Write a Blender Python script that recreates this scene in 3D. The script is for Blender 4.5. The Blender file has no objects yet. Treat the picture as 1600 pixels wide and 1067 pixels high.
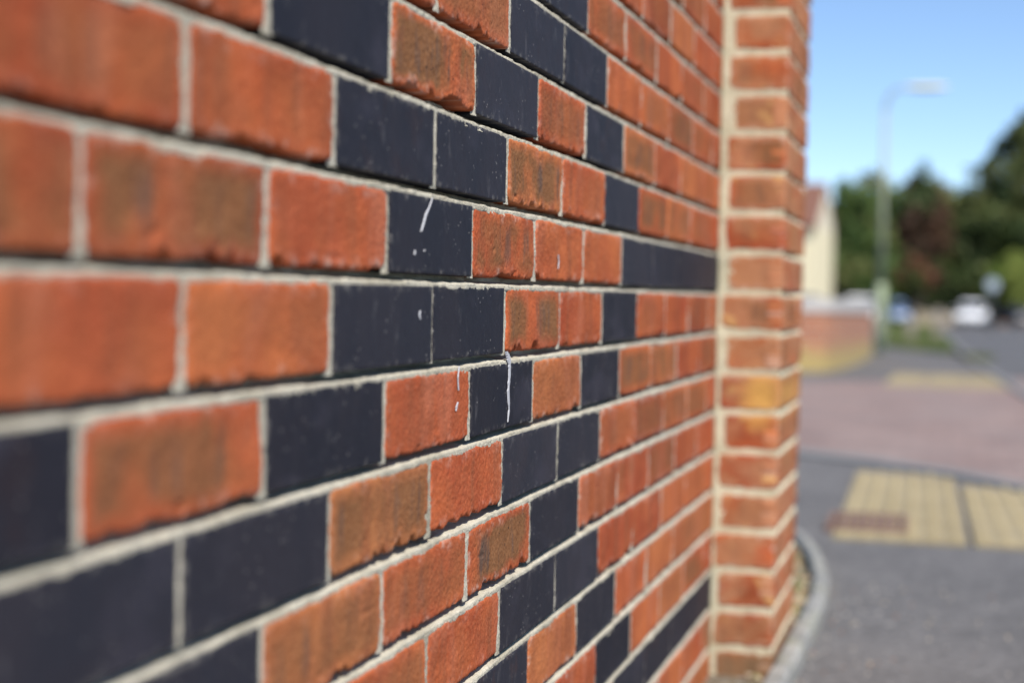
import bpy, math, random
import numpy as np
from mathutils import Vector, Matrix

random.seed(4)
RNG = np.random.default_rng(4)
sc = bpy.context.scene
COL = sc.collection

# ------------------------------------------------------------------ camera
F_PX, CX, CY = 2437.9, 800.0, 533.5
CAM = np.array([0.42978, -0.70765, 0.7194])
YAW, PITCH, ROLL = -0.275251, -0.029865, 0.018138
fw = np.array([math.sin(YAW) * math.cos(PITCH), math.cos(YAW) * math.cos(PITCH), math.sin(PITCH)])
r0 = np.array([math.cos(YAW), -math.sin(YAW), 0.0])
u0 = np.cross(r0, fw)
rt = r0 * math.cos(ROLL) + u0 * math.sin(ROLL)
up = -r0 * math.sin(ROLL) + u0 * math.cos(ROLL)
cam_d = bpy.data.cameras.new('camera')
cam = bpy.data.objects.new('camera', cam_d)
COL.objects.link(cam)
cam.matrix_world = Matrix(((rt[0], up[0], -fw[0], CAM[0]), (rt[1], up[1], -fw[1], CAM[1]),
                           (rt[2], up[2], -fw[2], CAM[2]), (0, 0, 0, 1)))
cam_d.sensor_width = 36.0
cam_d.lens = F_PX / 1600.0 * 36.0
cam_d.clip_start = 0.05
cam_d.clip_end = 3000
cam_d.dof.use_dof = True
cam_d.dof.focus_distance = 1.52
cam_d.dof.aperture_fstop = 2.9
cam_d.dof.aperture_blades = 0
sc.camera = cam

# ------------------------------------------------------------------ light
SUN_EL, SUN_AZ = math.radians(50), math.radians(48)      # azimuth measured from the wall's normal (+x) towards -y
sd = np.array([math.cos(SUN_EL) * math.cos(SUN_AZ), -math.cos(SUN_EL) * math.sin(SUN_AZ), math.sin(SUN_EL)])
world = bpy.data.worlds.new('World')
sc.world = world
world.use_nodes = True
wn = world.node_tree
bg = wn.nodes['Background']
sky = wn.nodes.new('ShaderNodeTexSky')
sky.sky_type = 'NISHITA'
sky.sun_disc = False
sky.sun_elevation = SUN_EL
sky.sun_rotation = math.atan2(sd[0], sd[1])
sky.air_density = 0.8
sky.altitude = 1000
sky.dust_density = 0.0
sky.ozone_density = 3.2
wn.links.new(sky.outputs[0], bg.inputs[0])
bg.inputs[1].default_value = 0.13
sun_d = bpy.data.lights.new('sun', 'SUN')
sun_d.energy = 5.0
sun_d.angle = math.radians(0.53)
sun_d.color = (1.0, 0.94, 0.86)
sun = bpy.data.objects.new('sun', sun_d)
COL.objects.link(sun)
sun.rotation_euler = Vector(sd).to_track_quat('Z', 'Y').to_euler()
sun.location = (3, -3, 6)
vs = sc.view_settings
vs.view_transform = 'Standard'
vs.look = 'None'
vs.gamma = 1
vs.exposure = 0.42
sc.render.film_transparent = False
sc.cycles.use_denoising = True
sc.cycles.max_bounces = 6

# ------------------------------------------------------------------ helpers
SLOPE = 0.007
def gz(y):                       # the street falls gently away from the wall
    return -SLOPE * (y - 2.2)

def ground_at(px, py):           # where a sight line of the photograph meets the street
    d = fw + rt * (px - CX) / F_PX - up * (py - CY) / F_PX
    t = (-(CAM[2]) - SLOPE * (CAM[1] - 2.2)) / (d[2] + SLOPE * d[1])
    p = CAM + t * d
    return float(p[0]), float(p[1])

def at_y(px, Y, py=490):         # x of the photograph column px at depth Y, and height of row py there
    d = fw + rt * (px - CX) / F_PX - up * (py - CY) / F_PX
    t = (Y - CAM[1]) / d[1]
    p = CAM + t * d
    return float(p[0]), float(p[2])

def tag(o, label=None, cat=None, group=None, kind=None):
    if label: o['label'] = label
    if cat: o['category'] = cat
    if group: o['group'] = group
    if kind: o['kind'] = kind
    return o

def empty(name, loc, rz=0.0):
    o = bpy.data.objects.new(name, None)
    COL.objects.link(o)
    o.location = loc
    o.rotation_euler = (0, 0, rz)
    o.empty_display_size = 0.1
    return o

class MB:
    def __init__(s):
        s.v = []; s.f = []; s.m = []
    def add(s, vs_, fs_, mi=0):
        b = len(s.v)
        s.v += [tuple(p) for p in vs_]
        s.f += [tuple(i + b for i in f) for f in fs_]
        s.m += [mi] * len(fs_)
    def box(s, x0, x1, y0, y1, z0, z1, mi=0):
        s.add([(x0, y0, z0), (x1, y0, z0), (x1, y1, z0), (x0, y1, z0), (x0, y0, z1), (x1, y0, z1), (x1, y1, z1), (x0, y1, z1)],
              [(0, 3, 2, 1), (4, 5, 6, 7), (0, 1, 5, 4), (1, 2, 6, 5), (2, 3, 7, 6), (3, 0, 4, 7)], mi)
    def tube(s, pts, rad, n=12, cap=True, mi=0):
        pts = [Vector(p) for p in pts]
        if not hasattr(rad, '__len__'): rad = [rad] * len(pts)
        rings = []
        ref = None
        for i, p in enumerate(pts):
            t = (pts[min(i + 1, len(pts) - 1)] - pts[max(i - 1, 0)]).normalized()
            if ref is None:
                ref = t.orthogonal().normalized()
            ref = (ref - t * ref.dot(t)).normalized()
            b = t.cross(ref)
            rings.append([p + (ref * math.cos(2 * math.pi * k / n) + b * math.sin(2 * math.pi * k / n)) * rad[i] for k in range(n)])
        vs_ = [q for r in rings for q in r]
        fs_ = []
        for i in range(len(pts) - 1):
            for k in range(n):
                a = i * n + k; b2 = i * n + (k + 1) % n
                fs_.append((a, b2, b2 + n, a + n))
        if cap:
            fs_.append(tuple(range(n - 1, -1, -1)))
            fs_.append(tuple((len(pts) - 1) * n + k for k in range(n)))
        s.add(vs_, fs_, mi)
    def build(s, name, mats, parent=None, smooth=False, bevel=0):
        me = bpy.data.meshes.new(name)
        me.from_pydata(s.v, [], s.f)
        for m in (mats if isinstance(mats, (list, tuple)) else [mats]):
            me.materials.append(m)
        me.polygons.foreach_set('material_index', s.m)
        if smooth:
            me.polygons.foreach_set('use_smooth', [True] * len(s.f))
        me.update()
        o = bpy.data.objects.new(name, me)
        COL.objects.link(o)
        if parent: o.parent = parent
        if bevel:
            b = o.modifiers.new('bevel', 'BEVEL'); b.width = bevel; b.segments = 2; b.limit_method = 'ANGLE'
        return o

def mesh_np(name, V, Q, mat, parent=None, smooth=True, attrs=None):
    """V (n,3) floats, Q (m,4) or (m,3) ints; attrs {name: (type, array)}"""
    me = bpy.data.meshes.new(name)
    k = Q.shape[1]
    me.vertices.add(len(V)); me.vertices.foreach_set('co', V.astype(np.float32).ravel())
    me.loops.add(Q.size); me.loops.foreach_set('vertex_index', Q.astype(np.int32).ravel())
    me.polygons.add(len(Q))
    me.polygons.foreach_set('loop_start', np.arange(0, Q.size, k, dtype=np.int32))
    me.polygons.foreach_set('loop_total', np.full(len(Q), k, dtype=np.int32))
    me.polygons.foreach_set('use_smooth', np.full(len(Q), smooth))
    me.update(calc_edges=True)
    for an, (ty, arr) in (attrs or {}).items():
        a = me.attributes.new(an, ty, 'POINT')
        a.data.foreach_set('vector' if ty == 'FLOAT_VECTOR' else ('color' if ty == 'FLOAT_COLOR' else 'value'), arr.astype(np.float32).ravel())
    me.materials.append(mat)
    o = bpy.data.objects.new(name, me)
    COL.objects.link(o)
    if parent: o.parent = parent
    return o

LAT = RNG.random((4, 256, 256)).astype(np.float32) * 2 - 1
def noise2(x, y, ch=0):
    xi = np.floor(x).astype(int); yi = np.floor(y).astype(int)
    fx = x - xi; fy = y - yi
    fx = fx * fx * (3 - 2 * fx); fy = fy * fy * (3 - 2 * fy)
    L = LAT[ch]
    a = L[xi & 255, yi & 255]; b = L[(xi + 1) & 255, yi & 255]
    c = L[xi & 255, (yi + 1) & 255]; d = L[(xi + 1) & 255, (yi + 1) & 255]
    return (a * (1 - fx) + b * fx) * (1 - fy) + (c * (1 - fx) + d * fx) * fy
def fbm(x, y, oct=3, ch=0):
    r = 0; a = 1.0
    for o in range(oct):
        r = r + a * noise2(x * 2 ** o + 17.3 * o, y * 2 ** o + 5.1 * o, (ch + o) % 4); a *= 0.5
    return r

# ------------------------------------------------------------------ node helpers
def new_mat(name):
    m = bpy.data.materials.new(name); m.use_nodes = True
    nt = m.node_tree
    return m, nt, nt.nodes['Principled BSDF']
def N(nt, t, **kw):
    n = nt.nodes.new(t)
    for k, v in kw.items():
        if k.startswith('i_'):
            key = k[2:]
            n.inputs[int(key) if key.isdigit() else key.replace('_', ' ')].default_value = v
        else: setattr(n, k, v)
    return n
def L(nt, a, b): nt.links.new(a, b)
def mix(nt, fac, a, b, mode='MIX'):
    n = nt.nodes.new('ShaderNodeMix'); n.data_type = 'RGBA'; n.blend_type = mode; n.clamp_factor = True
    for i, v in ((0, fac), (6, a), (7, b)):
        if isinstance(v, (int, float)): n.inputs[i].default_value = v
        elif isinstance(v, (tuple, list)): n.inputs[i].default_value = (*v, 1) if len(v) == 3 else v
        else: nt.links.new(v, n.inputs[i])
    return n.outputs[2]
def math_(nt, op, a, b=None, c=None):
    n = nt.nodes.new('ShaderNodeMath'); n.operation = op
    for i, v in enumerate((a, b, c)):
        if v is None: continue
        if isinstance(v, (int, float)): n.inputs[i].default_value = v
        else: nt.links.new(v, n.inputs[i])
    return n.outputs[0]
def ramp(nt, src, lo, hi, a=0.0, b=1.0):
    n = nt.nodes.new('ShaderNodeMapRange'); n.interpolation_type = 'SMOOTHSTEP'
    n.inputs[1].default_value = lo; n.inputs[2].default_value = hi
    n.inputs[3].default_value = a; n.inputs[4].default_value = b
    nt.links.new(src, n.inputs[0]); return n.outputs[0]
def noise(nt, vec, scale, detail=4, rough=0.55):
    n = nt.nodes.new('ShaderNodeTexNoise'); n.inputs['Scale'].default_value = scale
    n.inputs['Detail'].default_value = detail; n.inputs['Roughness'].default_value = rough
    if vec is not None: nt.links.new(vec, n.inputs['Vector'])
    return n.outputs['Fac']
def scaled(nt, vec, sx, sy, sz):
    n = nt.nodes.new('ShaderNodeVectorMath'); n.operation = 'MULTIPLY'
    nt.links.new(vec, n.inputs[0]); n.inputs[1].default_value = (sx, sy, sz); return n.outputs[0]
def bump(nt, h, strength, dist, bsdf):
    b = nt.nodes.new('ShaderNodeBump'); b.inputs['Strength'].default_value = strength
    b.inputs['Distance'].default_value = dist
    nt.links.new(h, b.inputs['Height']); nt.links.new(b.outputs[0], bsdf.inputs['Normal'])
def plain(name, col, rough=0.6, metal=0.0, spec=0.5, vary=0.12, vscale=6):
    m, nt, b = new_mat(name)
    tc = N(nt, 'ShaderNodeTexCoord')
    f = noise(nt, tc.outputs['Object'], vscale)
    c = mix(nt, f, tuple(x * (1 - vary) for x in col), tuple(min(1, x * (1 + vary)) for x in col))
    L(nt, c, b.inputs['Base Color'])
    b.inputs['Roughness'].default_value = rough; b.inputs['Metallic'].default_value = metal
    b.inputs['Specular IOR Level'].default_value = spec
    return m

# ------------------------------------------------------------------ brick and mortar materials
def brick_red(name='red_brick', bloom=0.0):
    m, nt, b = new_mat(name)
    at = N(nt, 'ShaderNodeAttribute', attribute_name='buv'); V = at.outputs['Vector']
    bk = N(nt, 'ShaderNodeAttribute', attribute_name='bk')
    sp = N(nt, 'ShaderNodeSeparateColor'); L(nt, bk.outputs['Color'], sp.inputs[0])
    blot, edge, rnd = sp.outputs[0], sp.outputs[1], sp.outputs[2]
    lime = bk.outputs['Alpha']
    big = noise(nt, V, 9, 4)
    cr = N(nt, 'ShaderNodeValToRGB'); e = cr.color_ramp.elements
    e[0].position = 0; e[0].color = (.25, .050, .024, 1); e[1].position = 1; e[1].color = (.37, .145, .058, 1)
    for p_, c_ in ((.3, (.36, .062, .024, 1)), (.55, (.42, .082, .033, 1)), (.8, (.48, .118, .042, 1))):
        q_ = e.new(p_); q_.color = c_
    L(nt, rnd, cr.inputs[0])
    c = mix(nt, ramp(nt, big, .36, .64), mix(nt, .30, cr.outputs[0], (.20, .030, .012)), mix(nt, .22, cr.outputs[0], (.60, .19, .05)))
    # soft firing bands that run up the face
    band = noise(nt, scaled(nt, V, 40, 3.5, 1), 1, 3)
    c = mix(nt, ramp(nt, band, .48, .68, 0, .6), c, (.22, .062, .030))
    c = mix(nt, ramp(nt, noise(nt, scaled(nt, V, 18, 5, 1), 1, 3), .52, .70, 0, .6), c, (.46, .145, .080))
    if bloom:
        c = mix(nt, ramp(nt, noise(nt, V, 13, 4, .55), .38, .58, 0, bloom), c, (.42, .215, .115))
        c = mix(nt, ramp(nt, noise(nt, V, 24, 3, .55), .60, .70, 0, bloom), c, (.60, .36, .14))
    # brown and grey reduction blotches
    bl = noise(nt, scaled(nt, V, 13, 9, 1), 1, 5, .5)
    bm = math_(nt, 'MULTIPLY', math_(nt, 'MULTIPLY', ramp(nt, bl, .30, .56), blot), ramp(nt, edge, .0, .55))
    c = mix(nt, bm, c, (.185, .085, .036))
    gr = noise(nt, scaled(nt, V, 42, 6, 1), 1, 4, .6)
    gm = math_(nt, 'MULTIPLY', math_(nt, 'MULTIPLY', ramp(nt, gr, .50, .66), blot), ramp(nt, edge, .1, .8))
    c = mix(nt, math_(nt, 'MULTIPLY', gm, .8), c, (.085, .062, .050))
    if bloom:
        gp = N(nt, 'ShaderNodeNewGeometry'); dv = nt.nodes.new('ShaderNodeVectorMath'); dv.operation = 'DISTANCE'
        mv = scaled(nt, gp.outputs['Position'], 1, 0, .8); L(nt, mv, dv.inputs[0]); dv.inputs[1].default_value = (.085, 0, .53 * .8)
        dd = math_(nt, 'ADD', dv.outputs['Value'], math_(nt, 'MULTIPLY', noise(nt, V, 25, 4), .05))
        c = mix(nt, ramp(nt, dd, .035, .085, .85, 0), c, (.66, .38, .10))
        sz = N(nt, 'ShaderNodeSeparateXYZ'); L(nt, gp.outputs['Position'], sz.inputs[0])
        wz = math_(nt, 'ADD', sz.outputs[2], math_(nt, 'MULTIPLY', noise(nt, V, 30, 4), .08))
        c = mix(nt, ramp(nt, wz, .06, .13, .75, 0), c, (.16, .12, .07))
    # sand creases, pits
    fine = noise(nt, V, 330, 3, .65)
    c = mix(nt, ramp(nt, fine, .30, .72), mix(nt, .26, c, (.12, .03, .015)), mix(nt, .10, c, (.75, .38, .20)))
    pit = noise(nt, scaled(nt, V, 260, 190, 1), 1, 2)
    c = mix(nt, math_(nt, 'MULTIPLY', ramp(nt, pit, .66, .74), math_(nt, 'ADD', math_(nt, 'MULTIPLY', blot, .75), .15)), c, (.035, .022, .018))
    # lime bloom and mortar smears towards the joints
    lm = noise(nt, V, 60, 5, .7)
    inv = ramp(nt, edge, 0.0, .45, 1, 0)
    c = mix(nt, math_(nt, 'MULTIPLY', math_(nt, 'MULTIPLY', ramp(nt, lm, .50, .72), inv), lime), c, (.55, .42, .34))
    L(nt, c, b.inputs['Base Color'])
    b.inputs['Roughness'].default_value = .92; b.inputs['Specular IOR Level'].default_value = .06
    mid = noise(nt, V, 150, 3, .6)
    h = math_(nt, 'ADD', fine, math_(nt, 'MULTIPLY', mid, .5))
    bump(nt, h, .5, .0011, b)
    return m
def brick_blue():
    m, nt, b = new_mat('blue_brick')
    at = N(nt, 'ShaderNodeAttribute', attribute_name='buv'); V = at.outputs['Vector']
    bk = N(nt, 'ShaderNodeAttribute', attribute_name='bk')
    sp = N(nt, 'ShaderNodeSeparateColor'); L(nt, bk.outputs['Color'], sp.inputs[0])
    big = noise(nt, scaled(nt, V, 14, 6, 1), 1, 4)
    c = mix(nt, ramp(nt, big, .35, .65), (.016, .0165, .025), (.024, .0215, .029))
    c = mix(nt, math_(nt, 'MULTIPLY', ramp(nt, noise(nt, V, 30, 4), .50, .70), sp.outputs[0]), c, (.036, .020, .021))
    c = mix(nt, sp.outputs[2], mix(nt, .35, c, (.008, .008, .012)), mix(nt, .12, c, (.10, .095, .11)))
    fine = noise(nt, V, 400, 3, .6)
    c = mix(nt, ramp(nt, fine, .3, .7), mix(nt, .25, c, (.01, .01, .013)), c)
    n = N(nt, 'ShaderNodeTexVoronoi', feature='F1'); n.inputs['Scale'].default_value = 150; L(nt, V, n.inputs['Vector'])
    sel = noise(nt, V, 23, 2)
    dot = math_(nt, 'MULTIPLY', ramp(nt, n.outputs['Distance'], .08, .17, 1, 0), ramp(nt, sel, .50, .58))
    c = mix(nt, math_(nt, 'MULTIPLY', dot, .7), c, (.32, .30, .28))
    sm = noise(nt, scaled(nt, V, 50, 22, 1), 1, 5, .7)
    c = mix(nt, ramp(nt, sm, .58, .78, 0, .28), c, (.22, .21, .21))
    es = noise(nt, V, 75, 5, .7)
    c = mix(nt, math_(nt, 'MULTIPLY', ramp(nt, es, .50, .70, 0, .6), ramp(nt, sp.outputs[1], 0, .22, 1, 0)), c, (.26, .24, .21))
    c = mix(nt, ramp(nt, noise(nt, scaled(nt, V, 9, 16, 1), 1, 3), .52, .70, 0, .5), c, (.040, .037, .050))
    L(nt, c, b.inputs['Base Color'])
    b.inputs['Roughness'].default_value = .62; b.inputs['Specular IOR Level'].default_value = .12
    bump(nt, math_(nt, 'ADD', fine, noise(nt, V, 90, 2)), .25, .0008, b)
    return m
def mortar_mat(name, ca, cb):
    m, nt, b = new_mat(name)
    g = N(nt, 'ShaderNodeNewGeometry'); V = g.outputs['Position']
    a = noise(nt, V, 22, 5, .6); f = noise(nt, V, 520, 3, .7); g2 = noise(nt, V, 190, 4, .7)
    c = mix(nt, ramp(nt, a, .35, .65), ca, cb)
    c = mix(nt, ramp(nt, noise(nt, V, 8, 5, .6), .48, .68, 0, .65), c, (.30, .27, .20))
    c = mix(nt, ramp(nt, noise(nt, V, 60, 4, .6), .56, .72, 0, .5), c, (.24, .21, .16))
    c = mix(nt, ramp(nt, f, .30, .50, .45, 0), c, (.16, .145, .115))
    c = mix(nt, ramp(nt, g2, .56, .72, 0, .4), c, (.66, .63, .56))
    c = mix(nt, ramp(nt, g2, .30, .40, .35, 0), c, (.20, .18, .14))
    L(nt, c, b.inputs['Base Color'])
    b.inputs['Roughness'].default_value = .95; b.inputs['Specular IOR Level'].default_value = .15
    bump(nt, math_(nt, 'ADD', f, g2), .8, .0015, b)
    return m
M_RED, M_BLUE = brick_red(), brick_blue()
M_MORT = mortar_mat('mortar', (.42, .385, .30), (.53, .49, .39))
M_MORT2 = mortar_mat('pier_mortar', (.54, .49, .34), (.64, .59, .43))

# ------------------------------------------------------------------ brick builder (real relief, jittered arrises)
PITCH_B, COURSE = 0.225, 0.075
Z0 = 0.73                               # height of bed joint 0 above the pavement
class Bricks:
    def __init__(s): s.V = []; s.Q = []; s.A = []; s.U = []; s.n = 0
    def face(s, O, U, W, Nn, lu, lw, res, kind, blot, lime, wrap=0.027, tone=None, rg=None):
        """one brick face: origin O, along U (length lu), up W (height lw), outward Nn"""
        crisp = kind == 'blue'
        nu = max(6, int(lu / res)); nw = max(5, int(lw / res))
        r = .0006 if crisp else .0013
        def axis(l, n):
            inn = np.linspace(r * 1.6, l - r * 1.6, n)
            return np.concatenate([[0, 0, r * .5], inn, [l - r * .5, l, l]])
        a, c = axis(lu, nu), axis(lw, nw)
        A, C = np.meshgrid(a, c, indexing='ij')
        rag = random.choice([.6, 1.2, 1.8, 2.8]) if rg is None else rg
        sx, sy = random.uniform(0, 200), random.uniform(0, 200)
        jb = .0002 if crisp else .0012
        # outline jitter, strongest along the lower arris of the red bricks
        low = (.00025 if crisp else .0007) * (1 + fbm(A * 130 + sx, 0 * A + sy, 4, 1)) \
            + (0 if crisp else .0030 * rag) * np.clip(fbm(A * 48 + sy, 0 * A + sx, 4, 2) - .12, 0, .9)
        top = jb * .8 * fbm(A * 90 + sx, 0 * A + sy + 9, 3, 3)
        lft = jb * fbm(C * 110 + sx, 0 * C + sy + 3, 3, 0)
        rgt = jb * fbm(C * 110 + sx, 0 * C + sy + 6, 3, 1)
        fa = A / lu; fc = C / lw
        cr = 0 if crisp else .0022
        dc = cr * np.exp(-np.minimum(A, lu - A) / .004)
        da = cr * np.exp(-np.minimum(C, lw - C) / .004)
        P = A + (lft + da) * (1 - fa) - (rgt + da) * fa
        Q = C + (low + dc) * (1 - fc) ** 2 - (top + dc) * fc ** 2
        ex = np.minimum(np.minimum(A, lu - A), np.minimum(C, lw - C))
        D = np.zeros_like(A)
        if crisp:
            D += .00018 * fbm(P * 60 + sx, Q * 60 + sy, 3, 0)
        else:
            D += .0010 * fbm(P * 22 + sx, Q * 28 + sy, 2, 0) + .00022 * fbm(P * 170 + sx, Q * 200 + sy, 2, 1) \
                + .00035 * noise2(P * 560 + sy, Q * 560 + sx, 2)
            chip = np.clip(fbm(P * 70 + sy, Q * 90 + sx, 3, 3) - .75, 0, 1)
            D -= .0035 * chip * np.exp(-C / .012) + .0014 * chip * (blot > .6)
        roll = (.0010 if crisp else .0026)
        D -= roll * np.exp(-ex / (r * .9)) * .5
        proud = random.uniform(-.0006, .0006)
        D += proud
        # outermost line goes back into the bed
        D[0, :] = D[-1, :] = -wrap; D[:, 0] = D[:, -1] = -wrap
        V = O[None, None] + P[..., None] * U + Q[..., None] * W + D[..., None] * Nn
        nA, nC = A.shape
        idx = np.arange(nA * nC).reshape(nA, nC) + s.n
        q = np.stack([idx[:-1, :-1], idx[1:, :-1], idx[1:, 1:], idx[:-1, 1:]], -1).reshape(-1, 4)
        if np.dot(np.cross(U, W), Nn) < 0: q = q[:, ::-1]
        s.V.append(V.reshape(-1, 3)); s.Q.append(q)
        rnd = random.random() if tone is None else tone
        edge = np.clip(ex / (lw * .5), 0, 1)
        s.A.append(np.stack([np.full(A.size, blot), edge.ravel(), np.full(A.size, rnd), np.full(A.size, lime)], -1))
        s.U.append(np.stack([(P + sx).ravel(), (Q + sy).ravel(), np.full(A.size, random.uniform(0, 50))], -1))
        s.n += A.size
    def build(s, name, mat, parent):
        return mesh_np(name, np.concatenate(s.V), np.concatenate(s.Q), mat, parent, True,
                       {'bk': ('FLOAT_COLOR', np.concatenate(s.A)), 'buv': ('FLOAT_VECTOR', np.concatenate(s.U))})

class Strips:
    def __init__(s): s.V = []; s.Q = []; s.n = 0
    def strip(s, O, U, W, Nn, lu, lw, res, prof, amp=.0005):
        """mortar sheet; prof(c in 0..1 across W, along U metres) -> depth"""
        nu = max(2, int(lu / res)) + 1; nw = max(4, int(lw / res * 1.3)) + 1
        A, C = np.meshgrid(np.linspace(0, lu, nu), np.linspace(0, lw, nw), indexing='ij')
        sx, sy = random.uniform(0, 200), random.uniform(0, 200)
        D = prof(C / lw, A) + amp * fbm(A * 160 + sx, C * 160 + sy, 3, 0) + amp * .7 * noise2(A * 600 + sy, C * 600 + sx, 1) \
            + amp * .9 * fbm(A * 24 + sx, C * 30 + sy, 2, 2)
        V = O[None, None] + A[..., None] * U + C[..., None] * W + D[..., None] * Nn
        idx = np.arange(A.size).reshape(A.shape) + s.n
        q = np.stack([idx[:-1, :-1], idx[1:, :-1], idx[1:, 1:], idx[:-1, 1:]], -1).reshape(-1, 4)
        if np.dot(np.cross(U, W), Nn) < 0: q = q[:, ::-1]
        s.V.append(V.reshape(-1, 3)); s.Q.append(q); s.n += A.size
    def build(s, name, mat, parent):
        return mesh_np(name, np.concatenate(s.V), np.concatenate(s.Q), mat, parent, True)

X, Y, Z = np.array([1., 0, 0]), np.array([0, 1., 0]), np.array([0, 0, 1.])
HJ = .0055                                # half a joint
DARK = {0: (2, 6, 7, 8, 9, -2), 1: (1.5, 2.5, 5.5), 2: (-1, 1, 3, 5), 3: (-.5, .5, 3.5, 4.5), 4: (0, 4)}
def dark_at(r, n):
    k = r % 8
    k = min(k, 8 - k)
    return n in DARK[k]
BLOT = {(0, 0): .9, (0, -1): .9, (0, 3): .9, (1, 3.5): 1.4, (1, 6.5): .8, (2, 2): 1.7, (2, 4): .5, (-1, 3.5): 1.0, (-1, .5): .3,
        (-2, 0): .8, (-2, 6): .8, (-2, 7): .7, (-3, 1.5): .9, (-4, 3): 1.6, (-4, 1): .7, (-3, 5.5): .4, (-2, 2): .1, (0, 4): .15,
        (0, 5): .15, (-3, 2.5): .1, (-2, 4): .25, (1, 4.5): .25, (-1, 4.5): .1, (1, .5): .25, (1, -.5): .35, (0, 1): .1, (-1, -.5): .15,
        (-4, 2): .45, (-5, 2.5): .15, (-4, 5): .2, (-6, 4): .15, (3, 6.5): .5, (-3, 6.5): .55, (-3, 8.5): .8}
TONE = {(2, 2): .75, (-4, 1): .95, (-3, 1.5): 1.0, (0, 4): .7, (-2, 4): .9, (-1, .5): .8, (1, -.5): .25, (0, 0): .1, (0, -1): .05, (-2, 2): .6, (0, 1): .55,
        (1, 3.5): .9, (-1, 3.5): .5, (-1, -.5): .55, (1, .5): .35, (-2, 0): .6, (-4, 3): .4, (-3, 2.5): .5, (-4, 2): .6, (2, 4): .4, (1, 4.5): .6, (0, 3): .45}
ROWS = range(-10, 14)
N_L, N_R = -5.0, 9.95
def lod(n):
    return .0014 if 1 <= n <= 6 else (.0021 if -1 <= n <= 9 else .0045)
wall = empty('brick_wall', (0, 1.1, 0))
tag(wall, 'red brick wall with a dark diamond brick pattern and a projecting pier', 'wall')
WI = np.array([0, -1.1, 0])               # children are modelled about the wall's base
red, blue, mort = Bricks(), Bricks(), Strips()
def zr(r): return Z0 + r * COURSE
for r in ROWS:
    n = N_L if (r % 2 == 0) else N_L - .5
    n = -5.0 if r % 2 == 0 else -5.5
    jr = random.uniform(-.006, .006)
    while n < N_R:
        a = max(n, N_L); e = min(n + 1, N_R)
        y0 = a * PITCH_B + HJ * random.uniform(.45, .8); y1 = e * PITCH_B - HJ * random.uniform(.45, .8)
        if e == N_R: y1 = N_R * PITCH_B
        dk = dark_at(r, n)
        vis = -4 < 0 and (-9 <= r <= 7)
        res = lod(n) if vis and n > -2 else .006
        z = zr(r) + .0055 + random.uniform(-.0006, .0006)
        if r in (6, 7) or r < -7: res = max(res, .0022)
        b = BLOT.get((r, n))
        if b is None: b = random.choice([.05, .1, .2, .3, .45, .6, .8])
        if dk: b = random.choice([0, 0, .2, .5])
        if (r, n) in ((-6, 3), (-8, 7), (-8, 9)): b = 1.0
        (blue if dk else red).face(np.array([0, y0, z]) + WI, Y, Z, X, y1 - y0, .0645 if not dk else .0648, res,
                                   'blue' if dk else 'red', b, random.uniform(.1, .8), tone=TONE.get((r, n)), rg={(1, 3.5): 2.4, (2, 4): 3, (-1, 3.5): 3, (0, 3): 2, (0, 1): 2, (-2, 4): 2.2, (-1, 4.5): 1.6, (1, .5): 2, (-3, 2.5): 1.5, (1, -.5): 2, (-2, 0): 1.6}.get((r, n)))
        # perpend joint to the right of the brick
        if n + 1 < N_R:
            yj = (n + 1) * PITCH_B
            hasy = random.uniform(-.0004, .0004)
            dpt = random.uniform(.0001, .0008)
            if dk and dark_at(r, n + 1) and n >= 6: dpt = .0028
            mort.strip(np.array([-.0006, yj - .0085, zr(r) + .004]) + WI, Y, Z, X, .017, .069, .0015 if vis and -1 <= n <= 8 else .005,
                       lambda c, a_, d=dpt: -d - .0012 * np.abs(a_ / .0085 - 1) ** 3, .0004)
        n += 1
for r in range(-10, 15):
    z = zr(r)
    vis = -9 <= r <= 7
    # struck bed joint: deep under the upper brick, nearly flush above the lower one
    def prof(c, a_):
        w = .5 + .35 * noise2(a_ * 7 + r * 13.7, a_ * 0 + .5, 1)
        w = w + .5 * noise2(a_ * 45 + r * 3.7, a_ * 0 + 7.5, 0) + .25 * noise2(a_ * 160 + r, a_ * 0 + 3.5, 2)
        k = np.clip((c - .35 - .11 * w) / .20, 0, 1)
        return -(.0007 + .0200 * k * k * (3 - 2 * k)) - .004 * np.clip(.14 - c, 0, 1) / .14 * w
    for (ya, yb, rs) in ((N_L * PITCH_B, -.5, .006), (-.5, .15, .0022), (.15, 1.5, .0014), (1.5, N_R * PITCH_B + .004, .0022)):
        mort.strip(np.array([0, ya, z - .0085]) + WI, Y, Z, X, yb - ya, .0175, rs if vis else .006, prof, .00055)
red.build('red_brickwork', M_RED, wall)
bb = blue.build('dark_brickwork', M_BLUE, wall); bb['label'] = 'dark blue bricks set in a diamond pattern'
mort.build('mortar', M_MORT, wall)
mb = MB()
ZT = zr(14)
mb.box(-.215, -.032, N_L * PITCH_B - 1.1, 2.64 - 1.1, -.08, ZT)
mb.build('wall_core', M_MORT, wall)
mb = MB()
mb.box(-.245, .035, N_L * PITCH_B - 1.13, 2.64 - 1.1, ZT, ZT + .06)
M_COPE = plain('coping_concrete', (.38, .35, .30), .9, vscale=14)
mb.build('coping', M_COPE, wall, bevel=.008)

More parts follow.
